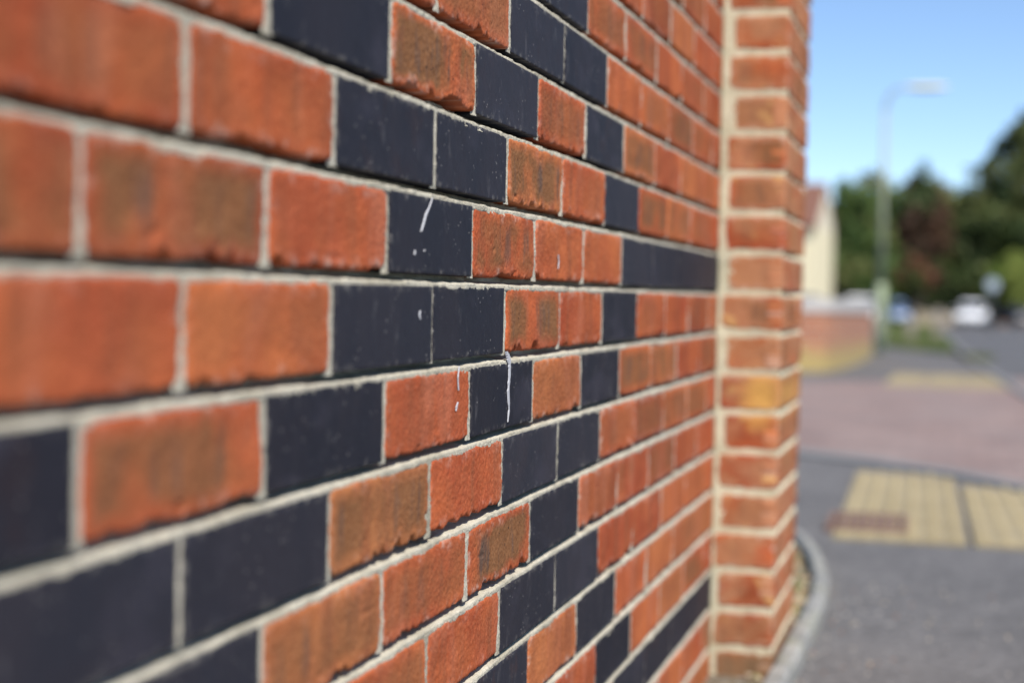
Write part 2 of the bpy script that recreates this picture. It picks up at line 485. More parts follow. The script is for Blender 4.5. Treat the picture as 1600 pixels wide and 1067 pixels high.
# pier
PX, PY0, PY1 = .1205, 2.243, 2.655
pier = Bricks(); pm = Strips()
LEAN = .007
def leanx(z): return (z - .7) * LEAN
for r in ROWS:
    z = zr(r) + .0055
    res = .003 if -10 <= r <= 8 else .007
    off = leanx(z + .03)
    lft = .009 + (.008 if r % 2 == 0 else .0) + random.uniform(-.002, .003)
    bl = random.choice([.2, .4, .6, .9]) if r > -10 else 1
    P0 = np.array([off, PY0, z]) + WI
    hh = .0645 + random.uniform(-.001, .001)
    pier.face(P0 + X * lft, X, Z, -Y, PX - lft, hh, res, 'red', bl, random.uniform(.3, 1))
    # street face: stretcher + stretcher, or header + stretcher + header
    cuts = [0, .2, .412] if r % 2 == 0 else [0, .1, .31, .412]
    for i in range(len(cuts) - 1):
        a = cuts[i] + (0 if i == 0 else .005); e = cuts[i + 1] - (.005 if i < len(cuts) - 2 else 0)
        pier.face(P0 + X * PX + Y * a, Y, Z, X, e - a, hh, res, 'red', random.choice([.1, .3, .5, .7]), random.uniform(.3, 1))
        if i < len(cuts) - 2:
            pm.strip(P0 + X * (PX - .0025) + Y * (cuts[i + 1] - .009) - Z * .003, Y, Z, X, .018, .071, .003, lambda c, a_: 0 * c - .0008, .0004)
    # far face
    pier.face(P0 + Y * .412 + X * 0, X, Z, Y, PX, hh, .006, 'red', .3, .5)
    # wide joint where the pier meets the wall
    pm.strip(P0 + X * (-off + .0005) + Y * -.001 - Z * .004, X, Z, -Y, lft + off + .008, .074, .003, lambda c, a_: 0 * c - .0020, .0004)
    pm.strip(np.array([-.001, N_R * PITCH_B - .001, z - .004]) + WI, Y, Z, X, .012, .074, .003, lambda c, a_: 0 * c - .0006, .0005)
for r in range(-10, 15):
    z = zr(r); off = leanx(z)
    P0 = np.array([off, PY0, z]) + WI
    pm.strip(P0 - X * off - Z * .0085, X, Z, -Y, PX + off - .001, .017, .003, lambda c, a_: -.0012 + 0 * c, .0006)
    pm.strip(P0 + X * (PX) - Z * .0085 + Y * .001, Y, Z, X, .412, .017, .003, lambda c, a_: -(.0008 + .0200 * np.clip((c - .40) / .22, 0, 1)), .0005)
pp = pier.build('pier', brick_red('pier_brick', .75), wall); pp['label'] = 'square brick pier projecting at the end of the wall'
pj = pm.build('pier_mortar', M_MORT2, pp)
mb = MB()
zb, zt_ = -.08, ZT
xs = [(leanx(zb) + PX - .026), (leanx(zt_) + PX - .026)]
y0_, y1_ = PY0 + .005 - 1.1, PY0 + .412 - .006 - 1.1
mb.add([(-.006, y0_, zb), (xs[0], y0_, zb), (xs[0], y1_, zb), (-.006, y1_, zb), (-.006, y0_, zt_), (xs[1], y0_, zt_), (xs[1], y1_, zt_), (-.006, y1_, zt_)],
       [(0, 3, 2, 1), (4, 5, 6, 7), (0, 1, 5, 4), (1, 2, 6, 5), (2, 3, 7, 6), (3, 0, 4, 7)])
mb.build('pier_core', M_MORT2, pp)
mb = MB(); mb.box(.036, .17, PY0 - .03 - 1.1, PY0 + .44 - 1.1, ZT + .001, ZT + .06)
mb.build('pier_cap', M_COPE, pp, bevel=.006)

# white drips and splashes on the bricks
M_DRIP = plain('dried_white_drip', (.40, .40, .42), .8, vary=.1, vscale=200)
def wall_pt(px, py):
    d = fw + rt * (px - CX) / F_PX - up * (py - CY) / F_PX
    t = -CAM[0] / d[0]; p = CAM + t * d
    return p[1] - 1.1, p[2]
def blobs(pts, name='white_drip'):
    mb = MB()
    pts = [wall_pt(x, y) + (w,) for x, y, w in pts]
    n = len(pts); vv = []; ff = []
    # resample the centre line and wobble the width
    S = []
    for i in range(n - 1):
        for k in range(6):
            t = k / 6; a, b = pts[i], pts[i + 1]
            S.append([a[j] * (1 - t) + b[j] * t for j in range(3)])
    S.append(list(pts[-1]))
    for i, (y, z, w) in enumerate(S):
        w = w * .001 * (1 + .8 * (random.random() - .5))
        for s_, h in ((-1, -.0006), (-.5, .0003), (.5, .0003), (1, -.0006)):
            vv.append((.0012 + h, y + s_ * w * 1.0 + random.uniform(-1, 1) * .0001, z))
    for i in range(len(S) - 1):
        for k in range(3):
            a = i * 4 + k; ff.append((a, a + 1, a + 5, a + 4))
    ff += [(3, 2, 1, 0), tuple(len(vv) - 4 + k for k in range(4))]
    mb.add(vv, ff)
    o = mb.build(name, M_DRIP, wall, smooth=False)
    if sum(p.normal.x for p in o.data.polygons) < 0: o.data.flip_normals()
    return o
blobs([(674, 309, .4), (670, 322, 1.0), (664, 336, 2.4), (658, 358, 2.0), (656, 362, .6)])
blobs([(790, 549, 6), (793, 556, 7), (795, 566, 5.5), (795, 585, 3.6), (793, 610, 3.6), (794, 640, 2.2), (792, 659, 1.0)])
blobs([(655, 485, .8), (654, 491, 2.0), (655, 499, 1.0)])
blobs([(714, 628, 1.2), (712, 635, 2.2), (711, 642, .8)])
blobs([(871, 398, .8), (872, 408, 1.4), (871, 420, .6)])
blobs([(647, 391, .8), (646, 398, 1.0)])
blobs([(662, 390, .7), (661, 393, .7)])
blobs([(716, 572, .8), (714, 590, 1.2), (715, 610, .7)])

# ------------------------------------------------------------------ ground
def asphalt(name, ca, cb, spk=.3, scale=1.0):
    m, nt, b = new_mat(name)
    g = N(nt, 'ShaderNodeNewGeometry'); V = g.outputs['Position']
    a = noise(nt, V, 1.1 * scale, 5, .6); f = noise(nt, V, 120, 3, .7); mid = noise(nt, V, 9, 5, .65)
    c = mix(nt, ramp(nt, a, .35, .65), ca, cb)
    c = mix(nt, ramp(nt, mid, .35, .7, .0, .35), c, tuple(x * 1.35 for x in cb))
    vo = N(nt, 'ShaderNodeTexVoronoi'); vo.inputs['Scale'].default_value = 95; L(nt, V, vo.inputs['Vector'])
    s2 = N(nt, 'ShaderNodeSeparateColor'); L(nt, vo.outputs['Color'], s2.inputs[0])
    c = mix(nt, math_(nt, 'MULTIPLY', ramp(nt, s2.outputs[0], .78, .95), spk), c, (.33, .32, .31))
    c = mix(nt, math_(nt, 'MULTIPLY', ramp(nt, s2.outputs[1], .70, .95), spk), c, (.022, .022, .024))
    v2 = N(nt, 'ShaderNodeTexVoronoi'); v2.inputs['Scale'].default_value = 16; L(nt, V, v2.inputs['Vector'])
    s3 = N(nt, 'ShaderNodeSeparateColor'); L(nt, v2.outputs['Color'], s3.inputs[0])
    pc = math_(nt, 'MULTIPLY', ramp(nt, s3.outputs[0], .86, .97), ramp(nt, v2.outputs['Distance'], 0.10, .30, .38, 0))
    c = mix(nt, pc, c, (.42, .40, .37))
    L(nt, c, b.inputs['Base Color']); b.inputs['Roughness'].default_value = .9
    b.inputs['Specular IOR Level'].default_value = .3
    bump(nt, math_(nt, 'ADD', f, vo.outputs['Distance']), .6, .003, b)
    return m
M_PAVE = asphalt('pavement_asphalt', (.092, .089, .089), (.122, .118, .117))
M_ROAD = asphalt('road_asphalt', (.078, .079, .084), (.098, .098, .102), .3)

def sheet(name, poly, lift, mat, label=None, kind='structure', z_off=0.0):
    """flat polygon lying on the street slope"""
    me = bpy.data.meshes.new(name)
    me.from_pydata([(x, y, gz(y) + lift) for x, y in poly], [], [tuple(range(len(poly)))])
    me.materials.append(mat); me.update()
    if me.polygons[0].normal.z < 0: me.flip_normals()
    o = bpy.data.objects.new(name, me); COL.objects.link(o)
    tag(o, label=label, kind=kind)
    return o
sheet('pavement', [(-900, -60), (900, -60), (900, 1500), (-900, 1500)], 0, M_PAVE, 'grey asphalt pavement')
# road on the right, beyond the kerb, and the junction's dark asphalt
def G(x, y): return ground_at(x, y)
kerb_line = [G(1640, 633), G(1570, 592), G(1527, 566), G(1500, 548), G(1482, 526), G(1470, 510), G(1462, 502)]
road_poly = kerb_line + [(kerb_line[-1][0] + 60, kerb_line[-1][1]), (60, 120), (60, kerb_line[0][1])]
sheet('road', road_poly, .004, M_ROAD, 'dark asphalt road')
# pink block paving of the raised crossing
def block_mat(name, cols, sx, sy, mc, rot=0.0):
    m, nt, b = new_mat(name)
    g = N(nt, 'ShaderNodeNewGeometry')
    mp = N(nt, 'ShaderNodeMapping'); mp.inputs['Rotation'].default_value = (0, 0, rot); L(nt, g.outputs['Position'], mp.inputs[0])
    br = N(nt, 'ShaderNodeTexBrick'); L(nt, mp.outputs[0], br.inputs['Vector'])
    br.inputs['Scale'].default_value = 1; br.inputs['Brick Width'].default_value = sx; br.inputs['Row Height'].default_value = sy
    br.inputs['Mortar Size'].default_value = .004; br.inputs['Mortar Smooth'].default_value = .3; br.inputs['Bias'].default_value = 0
    br.inputs['Color1'].default_value = (*cols[0], 1); br.inputs['Color2'].default_value = (*cols[1], 1); br.inputs['Mortar'].default_value = (*mc, 1)
    a = noise(nt, g.outputs['Position'], 1.3, 4)
    c = mix(nt, ramp(nt, a, .35, .7, 0, .5), br.outputs[0], cols[2])
    f = noise(nt, g.outputs['Position'], 90, 4, .7)
    c = mix(nt, ramp(nt, f, .3, .7, .25, 0), c, (.06, .05, .05))
    L(nt, c, b.inputs['Base Color']); b.inputs['Roughness'].default_value = .9
    bump(nt, br.outputs['Fac'], -.4, .004, b)
    return m
M_PINK = block_mat('pink_block_paving', [(.19, .125, .11), (.31, .215, .185), (.25, .205, .19)], .21, .105, (.12, .10, .09))
sheet('brick_paving', [G(1225, 704), G(1340, 717), G(1480, 736), G(1610, 762), G(1900, 830), G(1900, 640), G(1640, 598), G(1600, 593), G(1420, 596), G(1225, 597)][::-1],
      .008, M_PINK, 'pinkish block paving across the side road')
# flush dropped-kerb row between blister paving and pink blocks
M_KERB = plain('kerb_concrete', (.17, .168, .165), .9, vscale=9, vary=.25)
mb = MB()
k0 = [G(1235, 702), G(1343, 716), G(1480, 735), G(1610, 761), G(1900, 829)]
k1 = [G(1235, 711), G(1343, 724), G(1480, 744), G(1610, 771), G(1900, 842)]
for i in range(4):
    for (a, b_) in ((k0, k1),):
        q = [a[i], a[i + 1], b_[i + 1], b_[i]]
        v = [(x, y, gz(y) - .05) for x, y in q] + [(x, y, gz(y) + .014) for x, y in q]
        mb.add(v, [(4, 5, 6, 7), (0, 4, 7, 3), (1, 2, 6, 5), (0, 1, 5, 4), (3, 7, 6, 2)])
o = mb.build('flush_kerb', M_KERB); tag(o, 'flush grey kerb beside the pink paving', kind='structure')

# yellow blister paving, near slab field and far strip
def tactile_mat():
    m, nt, b = new_mat('buff_blister_paving')
    g = N(nt, 'ShaderNodeNewGeometry'); V = g.outputs['Position']
    a = noise(nt, V, 3.5, 4); f = noise(nt, V, 60, 4, .7)
    c = mix(nt, ramp(nt, a, .35, .65), (.27, .22, .12), (.335, .275, .155))
    c = mix(nt, ramp(nt, f, .35, .7, .35, 0), c, (.20, .16, .10))
    c = mix(nt, ramp(nt, noise(nt, V, 9, 5, .7), .52, .72, 0, .45), c, (.25, .235, .20))
    L(nt, c, b.inputs['Base Color']); b.inputs['Roughness'].default_value = .9
    return m
M_TACT = tactile_mat()
TA, TB = G(1297, 842), G(1343, 725)
tdir = Vector((TB[0] - TA[0], TB[1] - TA[1])).normalized()        # away from the camera along the left edge
tper = Vector((tdir.y, -tdir.x))
def slab_field(name, origin, da, dp, na, npn, size, label, blist=True, seed=1, cut=lambda p: 99):
    rnd = random.Random(seed)
    mb = MB()
    for i in range(na):
        for j in range(npn):
            g_ = .006
            c = [(i * size + g_, j * size + g_), (i * size + g_, (j + 1) * size - g_), ((i + 1) * size - g_, (j + 1) * size - g_), ((i + 1) * size - g_, j * size + g_)]
            sh = .010 if j else 0
            c = [(min(a, cut(p)), p) for a, p in c]
            if i * size + .03 > cut((j + 1) * size): continue
            P = [origin + da * a + dp * (p + sh) for a, p in c]
            h = .010 + rnd.uniform(-.0015, .0015)
            v = [(p.x, p.y, gz(p.y) - .03) for p in P] + [(p.x, p.y, gz(p.y) + h) for p in P]
            mb.add(v, [(4, 5, 6, 7), (0, 1, 5, 4), (1, 2, 6, 5), (2, 3, 7, 6), (3, 0, 4, 7)])
            if blist:
                nb = 6
                for bi in range(nb):
                    for bj in range(nb):
                        if (i * size + (bi + .5) * size / nb) > cut(j * size + (bj + .5) * size / nb) - .03: continue
                        p = origin + da * (i * size + (bi + .5) * size / nb) + dp * (sh + j * size + (bj + .5) * size / nb)
                        vv = []; K = 8
                        for rr, hh in ((.0165, 0), (.0125, .005)):
                            vv += [(p.x + rr * math.cos(2 * math.pi * k / K), p.y + rr * math.sin(2 * math.pi * k / K), gz(p.y) + h + hh) for k in range(K)]
                        mb.add(vv, [(k, (k + 1) % K, K + (k + 1) % K, K + k) for k in range(K)] + [tuple(range(K, 2 * K))])
    o = mb.build(name, M_TACT)
    # consistent outward normals
    import bmesh
    bm = bmesh.new(); bm.from_mesh(o.data); bmesh.ops.recalc_face_normals(bm, faces=bm.faces); bm.to_mesh(o.data); bm.free()
    tag(o, label, kind='structure')
    return o
LT = math.dist(TA, TB)
slab_field('tactile_paving', Vector(TA), tdir, tper, 6, 6, LT / 6, 'buff blister paving slabs at the near side of the crossing', cut=lambda p: LT - 1.33 * p)
TC = Vector(G(1379, 603)); TD = Vector(G(1545, 603))
pd = Vector((1, 0)); ad = Vector((0, 1))
slab_field('tactile_paving', TC, ad, pd, 8, 3, .38, 'buff blister paving strip at the far side of the crossing', seed=2)

# rusty cover let into the first slabs
M_RUST = plain('rusty_iron', (.17, .105, .08), .85, .0, vary=.6, vscale=30)
cv = [G(1306, 797), G(1424, 808), G(1415, 829), G(1294, 822)]
cen = Vector((sum(p[0] for p in cv) / 4, sum(p[1] for p in cv) / 4))
cen.y -= .15
dc = empty('drain_cover', (cen.x, cen.y, gz(cen.y)), math.atan2(tdir.y, tdir.x) - math.pi / 2)
tag(dc, 'rusty brown drain cover set in the corner of the buff blister paving', 'drain cover')
cw = math.dist(cv[0], cv[1]) * .93; cl = math.dist(cv[1], cv[2])
mb = MB()
t = .018
mb.box(-cw / 2, cw / 2, -cl / 2, -cl / 2 + t, -.02, .023); mb.box(-cw / 2, cw / 2, cl / 2 - t, cl / 2, -.02, .023)
mb.box(-cw / 2, -cw / 2 + t, -cl / 2 + t, cl / 2 - t, -.02, .023); mb.box(cw / 2 - t, cw / 2, -cl / 2 + t, cl / 2 - t, -.02, .023)
mb.build('frame', M_RUST, dc)
M_HOLE = plain('grating_recess', (.05, .035, .03), .95)
mb = MB(); mb.box(-cw / 2 + t + .002, cw / 2 - t - .002, -cl / 2 + t + .002, cl / 2 - t - .002, -.02, .004, 1)
for i in range(7):
    for j in range(6):
        x = -cw / 2 + t + .012 + (cw - 2 * t - .024) * (i + .5) / 7; y = -cl / 2 + t + .012 + (cl - 2 * t - .024) * (j + .5) / 6
        mb.box(x - .009, x + .009, y - .022, y + .022, .0045, .021)
mb.build('lid', [M_RUST, M_HOLE], dc)

# concrete edging curving round the foot of the pier
def arc_points(pts, n=10):
    P = [Vector(p) for p in pts]; P = [P[0] * 2 - P[1]] + P + [P[-1] * 2 - P[-2]]
    out = []
    for i in range(1, len(P) - 2):
        for k in range(n):
            t = k / n; a, b, c, d = P[i - 1], P[i], P[i + 1], P[i + 2]
            out.append(.5 * ((2 * b) + (c - a) * t + (2 * a - 5 * b + 4 * c - d) * t * t + (3 * b - a - 3 * c + d) * t ** 3))
    out.append(P[-2]); return out
def kerb_mat():
    m, nt, b = new_mat('edging_concrete')
    g = N(nt, 'ShaderNodeNewGeometry'); V = g.outputs['Position']
    a = noise(nt, V, 16, 5, .65); f = noise(nt, V, 160, 4, .7)
    c = mix(nt, ramp(nt, a, .38, .62), (.21, .21, .205), (.35, .345, .32))
    c = mix(nt, ramp(nt, noise(nt, V, 7, 4), .50, .66, 0, .6), c, (.22, .235, .14))
    c = mix(nt, ramp(nt, f, .3, .55, .8, 0), c, (.10, .095, .08))
    c = mix(nt, ramp(nt, noise(nt, V, 28, 4, .7), .50, .66, 0, .6), c, (.13, .125, .105))
    c = mix(nt, ramp(nt, noise(nt, V, 45, 4, .7), .58, .72, 0, .7), c, (.58, .56, .50))
    L(nt, c, b.inputs['Base Color']); b.inputs['Roughness'].default_value = .92
    bump(nt, math_(nt, 'ADD', f, a), .7, .004, b); return m
M_EDGE = kerb_mat()
outer = arc_points([G(1205, 1140), G(1240, 1067), G(1272, 1000), G(1291, 950), G(1293, 915), G(1275, 872), G(1250, 850), G(1215, 838)], 8)
TH = .038
mb = MB()
segs = []
for i, p in enumerate(outer):
    a = outer[max(i - 1, 0)]; b_ = outer[min(i + 1, len(outer) - 1)]
    t = (b_ - a).normalized(); nrm = Vector((-t.y, t.x))          # towards the pier
    if nrm.x > 0: nrm = -nrm if abs(nrm.x) > .3 else nrm
    segs.append((p, nrm))
V_ = []; F_ = []
HK = .045
for i, (p, n_) in enumerate(segs):
    j = random.uniform(-.002, .002)
    cut = (i % 8 == 0 and 0 < i < len(segs) - 1)
    for (o_, h) in ((0, -.05), (0, HK - .012), (.010, HK), (TH - .007, HK), (TH, HK - .008), (TH, -.05)):
        q = p + n_ * (o_ + j)
        hh = h - (.006 if cut and h > 0 else 0)
        V_.append((q.x, q.y, gz(q.y) + hh + (random.uniform(-.0015, .0015) if h > 0 else 0)))
for i in range(len(segs) - 1):
    for k in range(5):
        a = i * 6 + k; F_.append((a, a + 6, a + 7, a + 1))
e_ = (len(segs) - 1) * 6
F_ += [tuple(range(6)), tuple(e_ + k for k in range(5, -1, -1))]
mb.add(V_, F_)
o = mb.build('kerb_edging', M_EDGE, smooth=False); tag(o, 'narrow grey concrete edging curving round the foot of the pier', kind='structure')
import bmesh
bm = bmesh.new(); bm.from_mesh(o.data); bmesh.ops.recalc_face_normals(bm, faces=bm.faces)
if sum(f.normal.z for f in bm.faces) < 0: bmesh.ops.reverse_faces(bm, faces=bm.faces)
bm.to_mesh(o.data); bm.free()
# soil between edging and pier
M_SOIL = asphalt('soil', (.10, .085, .06), (.15, .125, .085), .7)
soil_poly = [(s.x - .02, s.y) for s in outer] + [(-.02, outer[-1].y), (-.02, 2.66), (.115, 2.64), (.115, 2.24), (-.002, 2.24), (-.002, outer[0].y)]
soil_poly = [(.0, 1.2)] + [((s + n_ * .03).x, s.y) for s, n_ in segs] + [(0, outer[-1].y + .05)]
sheet('soil', soil_poly, .004, M_SOIL, 'dirt and grit between wall and edging')
def lump_mat(name):
    m, nt, b = new_mat(name)
    at = N(nt, 'ShaderNodeAttribute', attribute_name='lc')
    L(nt, at.outputs['Color'], b.inputs['Base Color']); b.inputs['Roughness'].default_value = .85
    return m
M_LIT = lump_mat('litter')
def scatter(name, n, place, size, cols, label, flat=.5, lift=.012):
    V = []; Q = []; C = []
    cube = np.array([(-1, -1, -1), (1, -1, -1), (1, 1, -1), (-1, 1, -1), (-1, -1, 1), (1, -1, 1), (1, 1, 1), (-1, 1, 1)], float) * .6
    fq = np.array([(0, 3, 2, 1), (4, 5, 6, 7), (0, 1, 5, 4), (1, 2, 6, 5), (2, 3, 7, 6), (3, 0, 4, 7)])
    for i in range(n):
        x, y = place()
        s = random.uniform(*size)
        a = random.uniform(0, 6.3); R = np.array([[math.cos(a), -math.sin(a), 0], [math.sin(a), math.cos(a), 0], [0, 0, 1]])
        v = cube * RNG.uniform(.6, 1.2, (8, 3)) * np.array([s, s * random.uniform(.5, 1), s * flat])
        v = v @ R.T + np.array([x, y, gz(y) + lift + s * flat * .45])
        Q.append(fq + len(V) * 8); V.append(v)
        c = np.array(random.choice(cols)) * random.uniform(.7, 1.2)
        C.append(np.tile(np.append(np.clip(c, 0, 1), 1), (8, 1)))
    o = mesh_np(name, np.concatenate(V), np.concatenate(Q), M_LIT, None, False, {'lc': ('FLOAT_COLOR', np.concatenate(C))})
    tag(o, label, kind='stuff'); return o
def in_gap():
    while True:
        s, n_ = random.choice(segs)
        k = random.uniform(TH, .13); q = s + n_ * k + Vector((0, random.uniform(-.05, .05)))
        if q.y < PY0 - .005 and q.x > .006 and random.random() < .25 or q.y > PY1 + .01 and q.x > .004 or (q.x > PX + .004): return q.x, q.y
scatter('leaf_litter', 420, in_gap, (.004, .014), [(.50, .38, .22), (.42, .28, .14), (.55, .46, .34), (.25, .24, .12), (.30, .24, .18), (.14, .20, .06)],
        'dry leaves and grit caught between the pier and the edging', .45)
def near_path():
    y = random.uniform(1.6, 3.4); return random.uniform(.13, .13 + .9 * random.random() ** 2 + .02), y
scatter('gravel', 260, near_path, (.0015, .006), [(.42, .39, .35), (.35, .33, .31), (.50, .42, .30), (.24, .12, .08)], 'loose grit scattered on the asphalt near the pier', .7, 0.0)

sx0, sy0 = G(1262, 862)
scatter('pebble', 1, lambda: (sx0, sy0), (.026, .027), [(.62, .60, .58)], 'white pebble lying at the far end of the kerb edging', .7, 0.0)
bpy.data.objects['pebble']['kind'] = 'thing'; bpy.data.objects['pebble']['category'] = 'pebble'
# ------------------------------------------------------------------ verge with kerb
def grass_mat(name, a_, b2):
    m, nt, b = new_mat(name)
    g = N(nt, 'ShaderNodeNewGeometry'); V = g.outputs['Position']
    c = mix(nt, ramp(nt, noise(nt, V, .9, 5, .65), .35, .65), a_, b2)
    L(nt, c, b.inputs['Base Color']); b.inputs['Roughness'].default_value = .95
    b.inputs['Specular IOR Level'].default_value = .1; return m
M_GRASS = grass_mat('grass', (.10, .13, .05), (.17, .18, .09))
vb = [G(1385, 543), G(1440, 549), G(1495, 553), G(1488, 540), G(1476, 524), G(1464, 508), G(1440, 505), G(1385, 505)]
ys = [p[1] for p in vb]
sheet('grass', vb, .02, M_GRASS, 'rough green grass verge beside the road', kind='stuff')
M_BLADE = grass_mat('grass_blades', (.08, .12, .04), (.15, .16, .07))
def inside(x, y, P):
    c = False
    for i in range(len(P)):
        x1, y1 = P[i]; x2, y2 = P[i - 1]
        if (y1 > y) != (y2 > y) and x < (x2 - x1) * (y - y1) / (y2 - y1) + x1: c = not c
    return c
V = []; Q = []
ymn, ymx = min(ys), min(90, max(ys)); xmn, xmx = min(p[0] for p in vb), max(p[0] for p in vb)
tries = 0
while len(Q) < 9000 and tries < 200000:
    tries += 1
    y = ymn + (ymx - ymn) * random.random() ** 2; x = random.uniform(xmn, xmx)
    if not inside(x, y, vb): continue
    h = random.uniform(.04, .13); w = random.uniform(.01, .03); a = random.uniform(0, 3.14); k = len(V); z = gz(y) + .018
    V += [(x - w * math.cos(a), y - w * math.sin(a), z), (x + w * math.cos(a), y + w * math.sin(a), z), (x + random.uniform(-.05, .05), y + random.uniform(-.05, .05), z + h)]
    Q.append((k, k + 1, k + 2))
o = mesh_np('grass', np.array(V), np.array(Q), M_BLADE, None, False); tag(o, 'tufts of long grass on the verge', kind='stuff')
# a small weedy tuft at the kerb
def tuft(cx, cy, R, n, hmax):
    V = []; Q = []
    for i in range(n):
        r = R * math.sqrt(random.random()); t = random.uniform(0, 6.28); x = cx + r * math.cos(t); y = cy + r * math.sin(t)
        h = random.uniform(.3, 1) * hmax; w = .012; a = random.uniform(0, 3.14); k = len(V); z = gz(y)
        V += [(x - w * math.cos(a), y - w * math.sin(a), z), (x + w * math.cos(a), y + w * math.sin(a), z), (x + random.uniform(-.06, .06), y + random.uniform(-.06, .06), z + h)]
        Q.append((k, k + 1, k + 2))
    return np.array(V), np.array(Q)
tx, ty = G(1528, 564)
V, Q = tuft(tx, ty, .2, 400, .14)
tag(mesh_np('weed_patch', V, Q, M_BLADE, None, False), 'patch of green weeds growing on the kerb at the road edge', 'weeds', kind='thing')
# roadside kerb, one band of kerb stones with joints
mb = MB()
kl = arc_points(kerb_line, 6)
for i in range(len(kl) - 1):
    a, b_ = kl[i], kl[i + 1]
    if a.y > 120: break
    L_ = (b_ - a).length; nseg = max(1, int(L_ / .92)); t = (b_ - a).normalized(); nrm = Vector((-t.y, t.x))
    for k in range(min(nseg, 60)):
        p = a + (b_ - a) * (k / nseg) + t * .005; q = a + (b_ - a) * ((k + 1) / nseg) - t * .005
        P = [p, q, q + nrm * .125, p + nrm * .125]
        mb.add([(c.x, c.y, gz(c.y) - .05) for c in P] + [(c.x, c.y, gz(c.y) + (.10 if a.y > 24 else .03)) for c in P],
               [(0, 3, 2, 1), (4, 5, 6, 7), (0, 1, 5, 4), (1, 2, 6, 5), (2, 3, 7, 6), (3, 0, 4, 7)])
o = mb.build('kerb', M_KERB, bevel=.01); tag(o, 'grey concrete kerb stones along the road', kind='structure')

# ------------------------------------------------------------------ street lamp
M_POST = plain('lamp_paint', (.28, .30, .21), .55, vary=.15, vscale=2)
M_LANT = plain('lantern_shell', (.66, .62, .40), .45, vary=.08)
M_LENS = plain('lantern_lens', (.70, .66, .42), .3, vary=.05)
lx, ly = G(1374, 552)
lamp = empty('street_lamp', (lx, ly, gz(ly)))
tag(lamp, 'tall pale green street lamp standing beside the low brick wall', 'street lamp')
_, ztop = at_y(1382, ly, 150)
H = ztop - gz(ly)
mb = MB(); mb.tube([(0, 0, -.05), (0, 0, 1.15), (0, 0, 1.20)], [.088, .088, .057], 20)
base = mb.build('base', plain('lamp_base_paint', (.33, .38, .24), .6), lamp, smooth=True)
mb = MB(); mb.box(-.045, .045, -.094, -.084, .35, .85); mb.build('door', M_POST, base, bevel=.004)
mb = MB(); mb.tube([(0, 0, 1.19), (0, 0, H - .25)], [.056, .036], 20); mb.build('pole', M_POST, lamp, smooth=True)
px2m = (ly - CAM[1]) / F_PX
mb = MB()
ap = [(0, 0, H - .26)] + [(.26 * (1 - math.cos(t)), 0, H - .26 + 0.38 * math.sin(t)) for t in [math.pi / 2 * k / 8 for k in range(1, 9)]]
mb.tube(ap, [0.035 - .001 * i for i in range(len(ap))], 16); mb.build('arm', M_POST, lamp, smooth=True)
ex, ez = ap[-1][0], ap[-1][2]
def lantern(mbx, x0, z0, ln, w, h, top):
    S = [(0, .35, .4), (.08, .8, .7), (.3, 1, 1), (.7, 1, .95), (.92, .8, .7), (1, .45, .4)]
    vs_ = []; K = 12
    for (s_, a_, b2) in S:
        for k in range(K + 1):
            th = math.pi * k / K
            vs_.append((x0 + s_ * ln, math.cos(th) * w * a_, z0 + (math.sin(th) * h * b2 if top else -math.sin(th) * h * b2)))
    fs_ = []
    for i in range(len(S) - 1):
        for k in range(K):
            a = i * (K + 1) + k; fs_.append((a, a + 1, a + K + 2, a + K + 1) if not top else (a, a + K + 1, a + K + 2, a + 1))
    fs_ += [tuple(range(K + 1)), tuple((len(S) - 1) * (K + 1) + k for k in range(K, -1, -1))]
    mbx.add(vs_, fs_)
mb = MB(); lantern(mb, ex + .03, ez, .74, .12, .065, True)
hd = mb.build('lantern', M_LANT, lamp, smooth=True)
mb = MB(); lantern(mb, ex + .12, ez, .58, .10, .05, False); mb.build('lens', M_LENS, hd, smooth=True)

# ------------------------------------------------------------------ low curved wall
def lowwall_mat():
    m, nt, b = new_mat('low_wall_brick')
    at = N(nt, 'ShaderNodeAttribute', attribute_name='buv')
    br = N(nt, 'ShaderNodeTexBrick'); L(nt, at.outputs['Vector'], br.inputs['Vector'])
    br.inputs['Scale'].default_value = 1; br.inputs['Brick Width'].default_value = .225; br.inputs['Row Height'].default_value = .075
    br.inputs['Mortar Size'].default_value = .005; br.inputs['Bias'].default_value = 0
    br.inputs['Color1'].default_value = (.38, .14, .07, 1); br.inputs['Color2'].default_value = (.28, .105, .06, 1); br.inputs['Mortar'].default_value = (.34, .29, .22, 1)
    g = N(nt, 'ShaderNodeSeparateXYZ'); L(nt, at.outputs['Vector'], g.inputs[0])
    wob = math_(nt, 'ADD', g.outputs[1], math_(nt, 'MULTIPLY', noise(nt, at.outputs['Vector'], 1.4, 4), -.55))
    c = mix(nt, ramp(nt, noise(nt, at.outputs['Vector'], .9, 3), .4, .62, 0, .5), br.outputs[0], (.33, .19, .12))
    c = mix(nt, ramp(nt, wob, -.15, .12, .85, 0), c, (.34, .27, .10))
    L(nt, c, b.inputs['Base Color']); b.inputs['Roughness'].default_value = .9
    bump(nt, br.outputs['Fac'], -.5, .006, b); return m
M_LOW = lowwall_mat()
wl = arc_points([(-3.6, 16.6), (-2.2, 16.9), G(1258, 581), G(1300, 580), G(1330, 572), G(1352, 562), G(1363, 555)], 6)
lw = empty('low_brick_wall', (wl[0].x, wl[0].y, gz(wl[0].y)))
tag(lw, 'low curved garden wall of red brick with yellow moss at its foot', 'wall')
OW = Vector((wl[0].x, wl[0].y, gz(wl[0].y)))
